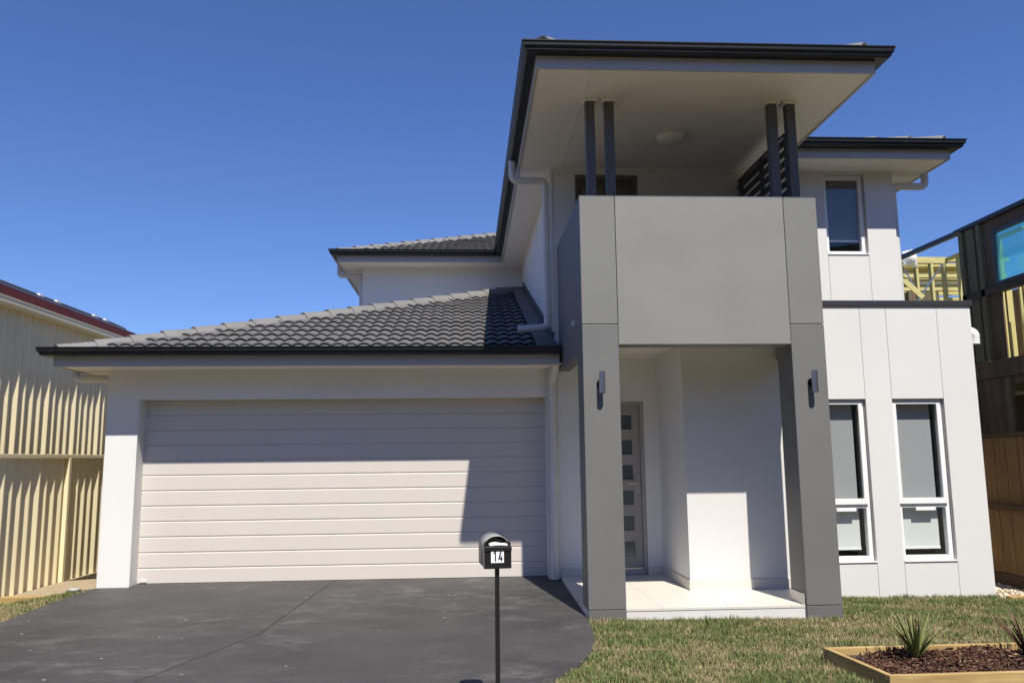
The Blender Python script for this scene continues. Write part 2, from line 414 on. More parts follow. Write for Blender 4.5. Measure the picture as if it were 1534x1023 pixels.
def sheet(name, xs, ys, off, m, kind='structure'):
    v = [(x, y, G(x, y)+off) for y in ys for x in xs]; nx = len(xs)
    f = [(j*nx+i, j*nx+i+1, (j+1)*nx+i+1, (j+1)*nx+i) for j in range(len(ys)-1) for i in range(nx-1)]
    b = MB(); b.v = v; b.f = f
    o = build(name, b, m); o['kind'] = kind; return o
lin = lambda a, b, n: [a+(b-a)*i/n for i in range(n+1)]
sheet('ground', [-900,-300,-60]+lin(-20, 20, 20)+[60,300,900], [-900,-300,-60]+lin(-24, 16, 20)+[60,300,900], -.30, 'ground')
sheet('lawn', [-24,-14,-8]+lin(-5.6, 7.2, 64)+[9,14,24], lin(-16.4, -1.56, 50), -.012, 'soil')
sheet('lawn', [-24,-14,-8]+lin(-5.6, 1.2, 34), lin(-1.56, -.15, 8), -.012, 'soil')
sheet('road', lin(-60, 60, 40), [-24, -20, -16.6], -.03, 'road')
# unseen rise behind the camera, added to keep low sky light off the walls
xs = lin(-160, 160, 80); b = MB()
for i, x in enumerate(xs):
    h = 10.5+2.2*math.sin(x*.11)+1.4*math.sin(x*.31+1)+.8*math.sin(x*.83)
    for y, z in ((-29, -.6), (-31, h*.75), (-34, h), (-60, h*1.05), (-75, -.6)): b.v.append((x, y+.6*math.sin(x*.4), z))
for i in range(len(xs)-1):
    for k in range(4): a = i*5+k; b.f.append((a, a+1, a+6, a+5))
o = build('sky_blocker', b, 'blocker'); o['kind'] = 'structure'
# driveway outline (plan), its right edge curves round the portico and opens to the street
right = [(1.09,-.24),(1.09,-2.42),(1.075,-2.8),(1.03,-3.15),(.95,-3.52),(.80,-3.88),(.57,-4.26),(.35,-4.7),(.2,-5.4),(.15,-6.4),(.15,-16.6)]
left = [(-4.2,-.24),(-4.22,-.5),(-4.26,-.9),(-4.27,-1.5),(-4.27,-2.2),(-4.3,-3.2),(-4.32,-5),(-4.32,-16.6)]
def yinterp(pts, y):
    for (x0,y0),(x1,y1) in zip(pts, pts[1:]):
        if y1 <= y <= y0: return x0+(x1-x0)*(y0-y)/(y0-y1)
    return pts[0][0] if y > pts[0][1] else pts[-1][0]
dv = MB(); ysd = lin(-.24, -6.4, 60)+lin(-6.8, -16.6, 16)
for y in ysd:
    a, b_ = yinterp(left, y), yinterp(right, y)
    for k in range(13):
        x = a+(b_-a)*k/12; dv.v.append((x, y, .02*max(-14,y)+.008))
n = 13
for j in range(len(ysd)-1):
    for i in range(n-1): dv.f.append((j*n+i, (j+1)*n+i, (j+1)*n+i+1, j*n+i+1))
for col in (0, n-1):   # slab edges
    base = len(dv.v)
    for j, y in enumerate(ysd):
        x, yy, z = dv.v[j*n+col]; dv.v.append((x, yy, z-.08))
    for j in range(len(ysd)-1): dv.f.append((j*n+col, base+j, base+j+1, (j+1)*n+col))
# apron under the garage door
base = len(dv.v); dv.v += [(-3.84,-.2405,.0035),(.97,-.2405,.0035),(.97,.06,.0085),(-3.84,.06,.0085)]; dv.f.append((base,base+1,base+2,base+3))
drv = build('driveway', dv, 'drive', fix=False); drv['kind'] = 'structure'
jt = MB(); jp = [(-1.535,.0),(-1.60,-.6),(-1.76,-2.65),(-2.25,-4.0),(-3.2,-6.5),(-4.1,-9)]
for (x0,y0),(x1,y1) in zip(jp, jp[1:]):
    d = Vector((x1-x0, y1-y0)).normalized(); nx, ny = -d.y*.0025, d.x*.0025
    b0 = len(jt.v)
    for x, y in ((x0,y0),(x1,y1)):
        z = .02*y+.0115
        jt.v += [(x+nx, y+ny, z), (x-nx, y-ny, z)]
    jt.f.append((b0, b0+1, b0+3, b0+2))
build('control_joint', jt, 'dark', drv, fix=False)

# ------------------------------------------------------------------ HOUSE
H = thing('house', 'new two storey white house with dark tiled roofs, grey portico and double garage', 'house', (0,0,0))
P = lambda name, mb, m, **k: build(name, mb, m, k.pop('parent', H), **k)
SOF, LSOF, GF, YF = 4.94, 2.48, -.22, -1.39   # soffit heights, garage front, wing front
ZT = .033                                      # porch floor

# --- lower walls
b = MB(); b.wall_xz(-4.19, 1.0, -.1, LSOF, GF, 0.02, holes=[(-3.83, .965, -.1, 2.135)])
b.box(-4.19, -4.0, .02, 9, -.1, LSOF)
b.box(-3.829, -3.825, GF-.0015, GF, 2.135, LSOF)
P('wall', b, 'white')
b = MB(); b.wall_xz(1.0, 2.34, -.1, 2.618, GF+.001, 0.0, holes=[(1.36, 2.14, -.1, 2.075)])
P('wall', b, 'white')
b = MB(); b.box(2.317, 2.50, YF+.003, GF+.0005, -.1, 2.619); P('wall', b, 'white')
# wing front: fibre cement panels with open joints, dark backing behind the joints
W1, W2 = (3.745, 4.322), (4.618, 5.198); WZ = (.293, 2.003); PT = 3.025
pn = MB(); g = .0022
def panel(x0, x1, z0, z1): pn.box(x0+g, x1-g, YF, YF+.018, z0, z1)
panel(2.315-g, W1[0], -.12, PT)
for a in (W1, W2):
    panel(a[0], a[1], -.12, WZ[0]); panel(a[0], a[1], WZ[1], PT)
panel(W1[1], W2[0], -.12, PT); panel(W2[1], 5.585+g, -.12, PT)
P('wall', pn, 'wing')
b = MB(); b.wall_xz(2.50, 5.575, -.12, PT-.005, YF+.021, YF+.16, holes=[(*W1, *WZ), (*W2, *WZ)])
P('wall', b, 'greyreveal')
b = MB(); b.box(5.40, 5.585, YF+.161, 8.9, -.12, PT); P('wall', b, 'white')
b = MB(); b.box(3.40, 5.61, YF-.022, YF+.20, PT, 3.085); b.box(5.37, 5.61, YF+.20, -.4, PT, 3.085); P('parapet_cap', b, 'cap', bevel=.004)
b = MB(); b.box(2.50, 5.395, YF+.165, -.41, 2.75, 2.80); P('flat_roof', b, 'flash')
# --- upper walls
UW = (4.485, 5.005); UZ = (3.872, 4.90); BD = (1.344, 2.13, 2.78, 4.865)
pn = MB(); YU = -.40
def panel(x0, x1, z0, z1): pn.box(x0+g, x1-g, YU, YU+.018, z0, z1)
panel(3.48, UW[0], 2.8, SOF); panel(UW[0], UW[1], 2.8, UZ[0]); panel(UW[0], UW[1], UZ[1], SOF); panel(UW[1], 5.375+g, 2.8, SOF)
P('wall', pn, 'wing')
b = MB(); b.wall_xz(3.479, 5.365, 2.8, SOF-.002, YU+.021, YU+.16, holes=[(*UW, *UZ)]); P('wall', b, 'greyreveal')
b = MB(); b.wall_xz(1.06, 3.478, 2.622, SOF, YU+.001, YU+.16, holes=[BD]); P('wall', b, 'white')
b = MB(); b.box(1.05, 1.20, YU+.162, 4.95, 2.5, SOF); P('wall', b, 'white')
b = MB(); b.box(1.04, 1.059, YU-.012, YU+.161, 2.74, SOF); P('corner_trim', b, 'trim')
b = MB(); b.box(-1.912, 1.049, 4.86, 4.95, 2.7, SOF); b.box(-1.912, -1.74, 4.951, 12, 2.7, SOF); P('wall', b, 'white')
b = MB(); b.box(5.20, 5.375, YU+.162, 12, 2.8, SOF); P('wall', b, 'white')
b = MB(); b.box(-1.739, 5.199, 11.85, 12, -.1, SOF); b.box(-4.0, -1.74, 8.85, 9, -.1, 2.7); P('wall', b, 'white')
# --- soffits
def soffit(boxes, z, m='cream'):
    b = MB()
    for x0,x1,y0,y1 in boxes: b.box(x0,x1,y0,y1,z,z+.012)
    return P('soffit', b, m)
soffit([(.66,3.81,-2.98,YU+.02),(3.81,5.845,-.85,YU+.02),(.66,1.06,YU+.02,4.42),(-2.305,1.055,4.42,4.88),(-2.305,-1.89,4.88,12),(5.36,5.845,YU+.02,9)], SOF)
soffit([(-4.585,1.10,-.685,GF+.02),(-4.585,-4.18,GF+.02,9)], LSOF)
b = MB(); b.box(1.16,1.178,-2.975,YU-.03,SOF-.004,SOF); b.box(1.06,3.48,YU-.022,YU+.001,SOF-.03,SOF-.0005)
b.box(1.030,1.0495,YU+.162,4.76,SOF-.022,SOF-.0005)
P('cover_strip', b, 'trim')
# --- fascia + gutters
fp = lambda z: [(-.022, z-.012), (0, z-.012), (0, z+.17), (-.022, z+.17)]
def gp(z):
    t = z+.195
    return [(.001,t-.045),(.001,t-.088),(.085,t-.094),(.10,t-.088),(.108,t-.078),(.108,t-.062),(.118,t-.058),(.128,t-.045),(.13,t-.018),(.14,t-.008),(.14,t),(.118,t),(.112,t-.045)]
UPATH = [(-2.32,12),(-2.32,4.4),(.645,4.4),(.645,-3.0),(3.83,-3.0),(3.83,-.87),(5.86,-.87),(5.86,9)]
LPATH = [(-4.6,9),(-4.6,-.70),(1.075,-.70)]
for path, z in ((UPATH, SOF), (LPATH, LSOF)):
    P('fascia', MB().sweep(path, fp(z)), 'fascia')
    P('gutter', MB().sweep(path, gp(z)), 'gutter')

# --- roofs
def tile_mesh(E, u, v, ulen, vlen, clip0, clip1, name, pw=.152, course=.315, spu=8):
    """E eave corner, u along eave, v up slope (unit vectors); clip0(v)/clip1(v) give u limits"""
    E = np.array(E, float); u = np.array(u, float); v = np.array(v, float); nn = np.cross(u, v)
    nu = int(ulen/pw*spu); us = np.linspace(0, ulen, nu+1)
    rows = []; k = 0
    while k*course < vlen:
        v0, v1 = k*course, min((k+1)*course, vlen)
        rows += [(v0, .024), (v0, .037), (v0+.08, .030), (v1+.045, .001)]; k += 1
    wave = lambda q: np.float64(.032)*np.abs(np.sin(np.pi*q/pw))**.75
    V = []
    tw = rng.normal(0, .0016, (len(rows)//4+1, int(ulen/(2*pw))+2))
    for i, (vv, lift) in enumerate(rows):
        c = np.clip(us, clip0(vv), clip1(vv))
        ti = (c/(2*pw)).astype(int); jit = tw[i//4, ti]
        h = wave(c)+lift+jit
        V.append(E + c[:,None]*u + vv*v + h[:,None]*nn)
    V = np.concatenate(V); m = nu+1; F = []
    for r in range(len(rows)-1):
        a = np.arange(nu)+r*m
        F.append(np.stack([a, a+1, a+1+m, a+m], 1))
    F = np.concatenate(F)
    # drop collapsed quads
    A, B = V[F[:,0]], V[F[:,1]]; C, D = V[F[:,2]], V[F[:,3]]
    keep = (np.linalg.norm(A-B, axis=1) > 1e-5) | (np.linalg.norm(C-D, axis=1) > 1e-5)
    F = F[keep]
    o = np_mesh(name, V, F.ravel(), 4, 'tile', parent=H)
    o.data.polygons.foreach_set('use_smooth', [True]*len(o.data.polygons))
    o.data.set_sharp_from_angle(angle=math.radians(50))
    return o

def caps(name, p, q, L=.40, w=.115, h=.055):
    p = Vector(p); q = Vector(q); d = (q-p); tot = d.length; d.normalize()
    r = d.cross(Vector((0,0,1))).normalized(); up = r.cross(d).normalized()
    b = MB(); n = max(1, int(tot/L))
    for k in range(n):
        a = p+d*(k*L-.03); e = p+d*min(tot, k*L+L+.02)
        n0 = len(b.v)
        prof = [(-w-.02,-.065),(-w,-.02),(-w*.55,h*.72),(-w*.2,h),(w*.2,h),(w*.55,h*.72),(w,-.02),(w+.02,-.065)]
        for c, lift in ((a, .030), (e, .004)):
            for x, y in prof: b.v.append(tuple(c + r*x + up*(y+lift)))
            for x, y in prof: b.v.append(tuple(c + r*x*.88 + up*(y+lift-.016)))
        m = len(prof)
        for i in range(m-1):
            b.f.append((n0+i, n0+i+1, n0+2*m+i+1, n0+2*m+i))
            b.f.append((n0+i, n0+m+i, n0+m+i+1, n0+i+1))
            b.f.append((n0+m+i, n0+3*m+i, n0+3*m+i+1, n0+m+i+1))
            b.f.append((n0+2*m+i, n0+2*m+i+1, n0+3*m+i+1, n0+3*m+i))
    return P(name, b, 'ridge')

# garage roof
EZ = LSOF+.128; gx0, gy0 = -4.62, -.72; apex = (1.05, 4.55, 4.42)
sl_v = Vector((0, apex[1]-gy0, apex[2]-EZ)); VL = sl_v.length; sv = sl_v.normalized()
hipx = lambda vv: (apex[0]-gx0)*vv/VL
tile_mesh((gx0, gy0, EZ), (1,0,0), sv, 5.71, VL, hipx, lambda vv: 5.71-.16, 'tiled_roof')
b = MB(); A = (gx0, gy0, EZ); b.v += [A, apex, (apex[0], 9, apex[2]), (gx0, 9, EZ), (1.05, gy0, EZ), (apex[0], apex[1], apex[2]-.002)]
b.v = [(x, y, z+.004) for x, y, z in b.v]; b.f += [(0, 3, 2, 1)]
P('roof', b, 'tile')
b = MB(); b.v += [(gx0,gy0+.02,EZ-.01),(1.05,gy0+.02,EZ-.01),(1.05,apex[1],apex[2]-.01)]; b.f += [(0,1,2)]
P('roof', b, 'tile')
caps('hip_cap', (gx0+.06, gy0+.06, EZ+.035), (apex[0]-.02, apex[1]-.05, apex[2]+.035))
# flashing apron along the side wall
b = MB(); nrm = Vector((1,0,0)).cross(sv)
def fl(x, vv, h): return tuple(Vector((x, gy0, EZ))+sv*vv+nrm*h)
b.v += [fl(.82,-.01,.07), fl(.88,-.01,.092), fl(1.055,-.01,.085), fl(1.055,-.01,.15), fl(.82,VL,.07), fl(.88,VL,.092), fl(1.055,VL,.085), fl(1.055,VL,.15)]
b.f += [(0,1,5,4),(1,2,6,5)]
P('flashing', b, 'flash')
b = MB(); b.poly_ext([fl(1.03,.36,.05), fl(1.03,.36,.17), fl(1.03,VL,.17), fl(1.03,VL,.05)], (.018,0,0))
P('flashing', b, 'flash')

def hip_roof(x0, x1, y0, y1, z, pitch):
    t = math.tan(math.radians(pitch)); wx, wy = x1-x0, y1-y0; h = min(wx, wy)/2; zr = z+h*t
    b = MB(); b.v += [(x0,y0,z),(x1,y0,z),(x1,y1,z),(x0,y1,z)]
    if wx >= wy: b.v += [(x0+h,y0+h,zr),(x1-h,y0+h,zr)]; b.f += [(0,1,5,4),(1,2,5),(2,3,4,5),(3,0,4)]
    else: b.v += [(x0+h,y0+h,zr),(x0+h,y1-h,zr)]; b.f += [(0,1,4),(1,2,5,4),(2,3,5),(3,0,4,5)]
    P('roof', b, 'tile'); return h, zr
UZE = SOF+.135
# rear left body
lx0, ly0 = -2.36, 4.36; t21 = math.tan(math.radians(21))
hip_roof(lx0, 5.92, ly0, 12.4, UZE-.02, 21)
s2 = Vector((0, 1, t21)).normalized(); VL2 = 4.0/math.cos(math.radians(21))
tile_mesh((lx0, ly0, UZE), (1,0,0), s2, 4.4, VL2, lambda vv: vv*math.cos(math.radians(21)), lambda vv: 4.4, 'tiled_roof')
caps('hip_cap', (lx0+.06, ly0+.06, UZE+.03), (lx0+4.0, ly0+4.0, UZE+4.0*t21+.03))
# front body over the balcony
h, zr = hip_roof(.585, 3.89, -3.06, 7, UZE, 21)
caps('hip_cap', (.72, -2.92, UZE+.11), (.585+h, -3.06+h, zr+.02)); caps('hip_cap', (3.75, -2.92, UZE+.11), (.585+h, -3.06+h, zr+.02))
# right body
h, zr = hip_roof(1.6, 5.92, -.93, 9.06, UZE, 21)
caps('hip_cap', (5.80, -.81, UZE+.085), (5.92-h, -.93+h, zr+.03))

# --- garage door: twelve ribbed panels, one mesh
b = MB(); DZ = 2.135/12
prof = []
for k in range(12):
    z0 = .002+k*DZ; z1 = z0+DZ
    prof += [(.009, z0), (.003, z0+.003), (.0, z0+.009), (.0, z1-.016), (.003, z1-.008), (.009, z1-.004)]
prof += [(.012, 2.137)]
x0, x1 = -3.835, .97
for y, z in prof: b.v += [(x0, y, z), (x1, y, z)]
for i in range(len(prof)-1): b.f.append((2*i, 2*i+1, 2*i+3, 2*i+2))
GD = P('garage_door', b, 'gdoor', fix=False)
b = MB(); b.box(-3.80, -3.72, -.012, .0, .02, .055); build('door_bracket', b, 'pipe', GD, bevel=.004)
b = MB(); b.box(-3.832, .967, -.004, .010, -.004, .012); build('bottom_seal', b, 'black', GD)

# --- portico
XL, XR, YP = 1.105, 3.469, -2.36; PL, PR = 1.452, 3.135
for x0, x1 in ((XL, PL), (PR, XR)):
    b = MB(); b.box(x0, x1, YP, -2.0, .036, 2.664); pl = P('pillar', b, 'pillar', bevel=.005)
    b = MB(); b.box(x0-.001, x1+.001, YP-.001, -1.999, -.2, .031); build('pillar_base', b, 'greybase', pl, bevel=.003)
for x0, x1 in ((XL, PL-.0025), (PR+.0025, XR)):
    b = MB(); b.box(x0, x1, YP, YP+.12, 2.6695, 3.945); P('parapet', b, 'corner', bevel=.004)
b = MB(); b.box(PL+.0025, PR-.0025, YP, YP+.12, 2.47, 3.945); P('parapet', b, 'grey', bevel=.004)
b = MB(); b.box(XL+.02, XR-.02, YP+.121, YP+.36, 2.675, 2.80); P('beam', b, 'grey')
b = MB(); b.box(XL+.001, XL+.12, YP+.1215, YU-.001, 2.42, 3.944); P('parapet', b, 'pillar')
b = MB(); b.box(XR-.12, XR-.001, YP+.1215, YF-.024, 2.42, 3.944); P('parapet', b, 'grey')
b = MB(); b.box(XR-.12, XR-.001, YF-.023, YU-.001, 3.09, 3.944); P('parapet', b, 'grey')
b = MB(); b.box(XL+.121, XR-.121, YP+.1215, GF, 2.62, 2.76); P('porch_ceiling', b, 'cream')
b = MB(); b.box(XL+.121, XR-.121, YP+.1215, YP+.24, 2.47, 2.619); P('beam', b, 'grey')
b = MB(); b.box(XL+.121, XR-.121, GF+.001, YU-.002, 2.60, 2.761); P('balcony_floor', b, 'cream')
# overflow outlet on the balcony flank
b = MB(); b.tube([(XL+.02,-1.85,2.76),(XL-.03,-1.85,2.76)], .028, 14); P('outlet', b, 'pipe')
b = MB(); b.tube([(XL+.02,-1.76,2.76),(XL-.02,-1.76,2.76)], .018, 12); P('outlet', b, 'pipe')
# posts with trim collars
for x0 in (1.192, 1.385, 3.045, 3.232):
    b = MB(); b.box(x0, x0+.088, YP+.004, YP+.094, 3.946, SOF-.001); ps = P('post', b, 'post', bevel=.003)
    b = MB()
    for a0,a1,c0,c1 in ((-.03,.118,-.03,-.001),(-.03,.118,.091,.12),(-.03,-.001,-.001,.091),(.089,.118,-.001,.091)):
        b.box(x0+a0, x0+a1, YP+.004+c0, YP+.004+c1, SOF-.028, SOF-.0006)
    build('collar', b, 'trim', ps, bevel=.006)
# privacy screen
b = MB(); sy0, sy1 = -1.88, -.42
for y in (sy0, (sy0+sy1)/2, sy1-.05): b.box(3.40, 3.44, y, y+.05, 3.946, 4.77)
for k in range(7):
    z = 3.99+k*.112; b.box(3.385, 3.3995, sy0, sy1, z, z+.078)
b.box(3.38, 3.445, sy0-.01, sy1, 4.771, 4.80)
P('privacy_screen', b, 'screen', bevel=.002)
# balcony door, deep in shade
b = MB(); x0,x1,z0,z1 = BD
b.box(x0+.001, x0+.05, YU+.03, YU+.11, z0, z1-.001); b.box(x1-.05, x1-.001, YU+.03, YU+.11, z0, z1-.001); b.box(x0+.05, x1-.05, YU+.03, YU+.11, z1-.05, z1-.001)
bd = P('balcony_door', b, 'darkframe', bevel=.003)
b = MB(); b.box(x0+.05, x1-.05, YU+.06, YU+.09, z0, z1-.05); build('pane', b, 'balcglass', bd)
b = MB(); b.box(x0+.10, x0+.36, YU+.05, YU+.059, z1-.42, z1-.15); b.box(x0+.44, x1-.10, YU+.05, YU+.059, z1-.42, z1-.15); build('door_panel', b, 'darkframe', bd)
# ceiling light
b = MB(); b.lathe([(.165,0),(.165,-.018),(.158,-.024),(.15,-.045),(.12,-.068),(.07,-.083),(.0005,-.088)], (2.277,-1.445,SOF-.0005), seg=40)
cl = P('ceiling_light', b, 'opal', smooth=True)
b = MB(); b.lathe([(.178,-.0004),(.178,-.016),(.167,-.020),(.166,-.0004)], (2.277,-1.445,SOF-.0005), seg=40); build('rim', b, 'pipe', cl, smooth=True)
# wall lamps: steel cylinders off round brackets
for x in (1.272, 3.312):
    b = MB(); b.tube([(x,YP-.075,2.002),(x,YP-.075,2.206)], .029, 28); wl = P('wall_lamp', b, 'steel', smooth=True)
    b = MB(); b.tube([(x,YP-.001,2.095),(x,YP-.05,2.095)], .026, 20); b.tube([(x,YP-.0005,2.095),(x,YP-.012,2.095)], .04, 24); build('bracket', b, 'black', wl, smooth=True)
    for z in (1.998, 2.2065): b = MB(); b.tube([(x,YP-.075,z),(x,YP-.075,z+.002)], .024, 20); build('lens', b, 'frost', wl)
# porch slab, skirting
b = MB(); b.box(1.10, PR+.2, -2.33, GF-.001, ZT-.02, ZT); P('porch_floor', b, 'porch')
b = MB(); b.box(1.102, PR+.19, -2.325, GF-.001, -.3, ZT-.0205); P('porch_slab', b, 'slabedge')
for q in ((2.305,2.316,YF-.012,GF,ZT,.135),(2.3165,3.46,YF-.012,YF-.0005,ZT,.135),(1.11,1.36,GF-.012,GF,ZT,.128),(2.14,2.304,GF-.012,GF,ZT,.128),(PR-.012,PR-.0012,-2.322,-2.0,ZT,.135)):
    b = MB(); b.box(*q); P('skirting', b, 'porch')
# front door with six small frosted panes
dx0, dx1, dz0, dz1 = 1.40, 2.10, .085, 2.035; dy = GF+.07
lites = [(1.55, 2.005, .237+.3*k, .237+.3*k+.172) for k in range(6)]
b = MB(); b.wall_xz(dx0, dx1, dz0, dz1, dy, dy+.04, holes=lites); fd = P('front_door', b, 'door', bevel=.002)
for x0,x1,z0,z1 in lites:
    b = MB(); b.box(x0, x1, dy+.015, dy+.025, z0, z1); build('pane', b, 'frost', fd)
b = MB(); b.box(1.361,1.399,GF+.03,-.001,ZT,2.074); b.box(2.101,2.139,GF+.03,-.001,ZT,2.074); b.box(1.399,2.101,GF+.03,-.001,2.036,2.074); build('frame', b, 'doorframe', fd, bevel=.003)
b = MB(); b.box(1.399,2.101,GF+.02,-.002,ZT,.084); build('threshold', b, 'greyreveal', fd)
b = MB(); b.box(1.405,2.095,dy-.012,dy-.001,.088,.105); build('weather_strip', b, 'steel', fd)
b = MB(); b.box(2.025,2.083,dy-.012,dy-.001,.99,1.20); b.tube([(2.054,dy-.012,1.095),(2.054,dy-.055,1.095)], .012, 12); b.tube([(2.062,dy-.055,1.095),(1.935,dy-.055,1.095)], .010, 12)
b.tube([(2.054,dy-.012,1.16),(2.054,dy-.022,1.16)], .022, 16); build('handle', b, 'steel', fd, bevel=.002)
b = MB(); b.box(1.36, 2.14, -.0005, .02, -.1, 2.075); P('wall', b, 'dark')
# --- windows
def window(x0, x1, z0, z1, yw, zt=None, dark_top=False, reveal=.055):
    y0 = yw+reveal; f = .05
    b = MB()
    b.box(x0+.0005, x0+f, y0, y0+.07, z0+.0005, z1-.0005); b.box(x1-f, x1-.0005, y0, y0+.07, z0+.0005, z1-.0005)
    b.box(x0+f, x1-f, y0, y0+.07, z0+.0005, z0+.045); b.box(x0+f, x1-f, y0, y0+.07, z1-f, z1-.0005)
    if zt: b.box(x0+f, x1-f, y0, y0+.07, zt-.05, zt-.012)
    wd = P('window', b, 'frame', bevel=.003)
    b = MB()
    if zt:
        # awning sash proud of the frame
        s = .042; a0, a1, c0, c1 = x0+.012, x1-.03, zt-.01, z1-.035
        b.box(a0, a0+s, y0-.024, y0-.001, c0, c1); b.box(a1-s, a1, y0-.024, y0-.001, c0, c1)
        b.box(a0+s, a1-s, y0-.024, y0-.001, c0, c0+.06); b.box(a0+s, a1-s, y0-.024, y0-.001, c1-.022, c1)
        build('sash', b, 'frame', wd, bevel=.003)
        build('pane', pane_xz(x0+f, x1-f, y0+.03, zt-.012, z1-f), 'glass_dark', wd, fix=False)
        build('pane', pane_xz(x0+f, x1-f, y0+.03, z0+.045, zt-.05), 'glass', wd, fix=False)
        b = MB(); b.box(x0+.20, x1-.16, y0-.004, y0+.028, zt-.085, zt-.051); build('winder', b, 'frame', wd, bevel=.004)
    else:
        build('pane', pane_xz(x0+f, x1-f, y0+.03, z0+.045, z1-f), 'glass_deep', wd, fix=False)
    # roller blind behind the glass with its bottom rail
    zb = z0+.115 if zt else z0+.20
    b = MB(); b.box(x0+.03, x1-(.095 if zt else .052), y0+.088, y0+.092, zb, z1+.05); bl = build('blind', b, 'blind' if zt else 'blind_shaded', wd)
    b = MB(); b.box(x0+.028, x1-(.093 if zt else .052), y0+.080, y0+.087, zb-.012, zb+.014); build('bottom_rail', b, 'frame', wd, bevel=.003)
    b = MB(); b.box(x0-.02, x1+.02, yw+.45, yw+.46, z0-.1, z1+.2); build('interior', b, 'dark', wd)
    b = MB(); b.box(x0+.001, x1-.001, yw-.012, y0-.001, z0-.012, z0+.0008); build('sill', b, 'frame', wd)
    return wd
window(*W1, *WZ, YF, zt=.89); window(*W2, *WZ, YF, zt=.89)
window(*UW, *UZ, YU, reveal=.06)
# --- downpipes
def pipe(pts, r=.045, bend=.07, brackets=()):
    o = P('downpipe', MB().tube(pts, r, 20, bend), 'pipe', smooth=True)
    for c, ax in brackets:
        b = MB(); x, y, z = c
        b.lathe([(r+.001,-.018),(r+.006,-.018),(r+.006,.018),(r+.001,.018)], c, seg=20)
        b.box(x+r*.4, x+.07, y-.004, y+.004, z-.015, z+.015) if ax == 'x' else b.box(x-.004, x+.004, y+r*.4, y+.075, z-.015, z+.015)
        build('pipe_bracket', b, 'pipe', o)
    return o
pipe([(1.058,-.57,2.60),(1.058,-.57,2.50),(1.028,-.285,2.34),(1.028,-.285,.012)], .046, .06)
pipe([(.575,-.33,5.06),(.575,-.33,4.80),(.985,-.33,4.80),(.985,-.33,2.965),(.62,-.33,2.94)], .045, .075, [((.985,-.33,3.12),'x')])
pipe([(-4.66,-.03,2.56),(-4.66,-.03,2.40),(-4.23,-.03,2.40),(-4.23,-.03,0)], .045, .07)
pipe([(-2.38,5.1,5.06),(-2.38,5.1,4.83),(-1.96,5.1,4.83),(-1.96,5.1,3.0)], .045, .07)
pipe([(5.86,-.30,5.06),(5.86,-.30,4.78),(5.42,-.30,4.78),(5.42,-.30,2.9)], .045, .07)
b = MB(); b.tube([(5.58,-1.22,2.73),(5.70,-1.22,2.75),(5.70,-1.22,2.62)], [.06,.075,.07], 18, .06); P('vent_cowl', b, 'frame', smooth=True)

# ------------------------------------------------------------------ LETTERBOX
lbx, lby = .178, -5.10; gz = .02*lby+.008
L = thing('letterbox', 'black number 14 letterbox with silver arched paper holder on slim black post', 'letterbox', (lbx, lby, gz), math.radians(6.5))
zb, zm = .781-gz, .906-gz
Q = lambda name, mb, m, par=L, **k: build(name, mb, m, par, local=True, **k)
b = MB(); b.box(-.0125, .0125, .01, .035, -.1, zb+.01); Q('post', b, 'black', bevel=.002)
b = MB(); b.box(-.079, .079, -.02, .05, zb, zm-.028); bx = Q('box', b, 'black', bevel=.003)
b = MB(); b.box(-.081, .081, -.026, .052, zm-.0275, zm); Q('box_lip', b, 'black', bx, bevel=.003)
for s in (-1, 1):
    b = MB(); pts = [(s*.079, .0, zm), (s*.06, .0, zm), (s*.062, .0, zm+.022), (s*.069, .0, zm+.028), (s*.079, .0, zm+.010)]
    b.poly_ext(pts, (0, .03, 0)); Q('lug', b, 'black', bx)
# arched sheet hood running back from the box
b = MB(); arc = [(-.075, zb+.004)] + [(-.075*math.cos(a), zm-.004+.060*math.sin(a)) for a in [math.pi*i/20 for i in range(21)]] + [(.075, zb+.004)]
th = .0015
for y in (.028, .27):
    for x, z in arc: b.v.append((x, y, z))
n = len(arc)
for i in range(n-1): b.f.append((i, i+1, n+i+1, n+i))
hood = Q('hood', b, 'silver', smooth=True)
md = hood.modifiers.new('solid', 'SOLIDIFY'); md.thickness = .0025
b = MB(); b.poly_ext([(x*.985, .266, z) for x, z in arc], (0, .006, 0)); Q('back_plate', b, 'black', hood)
b = MB(); b.poly_ext([(-.05,.10,zm-.001),(.062,.10,zm-.001),(.062,.10,zm+.012),(.03,.10,zm+.03),(-.005,.10,zm+.040),(-.035,.10,zm+.038),(-.052,.10,zm+.022)], (0,.12,0)); Q('inner_flap', b, 'black', hood)
b = MB(); b.box(-.041, .034, -.0235, -.0205, zb+.034, zm-.0275); pl = Q('number_plate', b, 'sticker', bx)
dz, dh = zb+.043, .056; y0 = -.0250
one = [(-.021,dz),(-.014,dz),(-.014,dz+dh),(-.019,dz+dh),(-.028,dz+dh-.008),(-.028,dz+dh-.016),(-.021,dz+dh-.011)]
b = MB(); b.poly_ext([(x+.002,y0,z) for x,z in one], (0,.0013,0)); Q('digit', b, 'black', pl)
b = MB(); b.poly_ext([(.027,y0,dz+.010),(.027,y0,dz+.017),(.0105,y0,dz+.017),(.0215,y0,dz+dh),(.0135,y0,dz+dh),(.0015,y0,dz+.017),(.0015,y0,dz+.010)], (0,.0013,0))
b.box(.0155, .0222, y0+.0001, y0+.0013, dz, dz+.0099); b.box(.0155,.0222,y0+.0001,y0+.0013,dz+.0171,dz+.029)
Q('digit', b, 'black', pl)
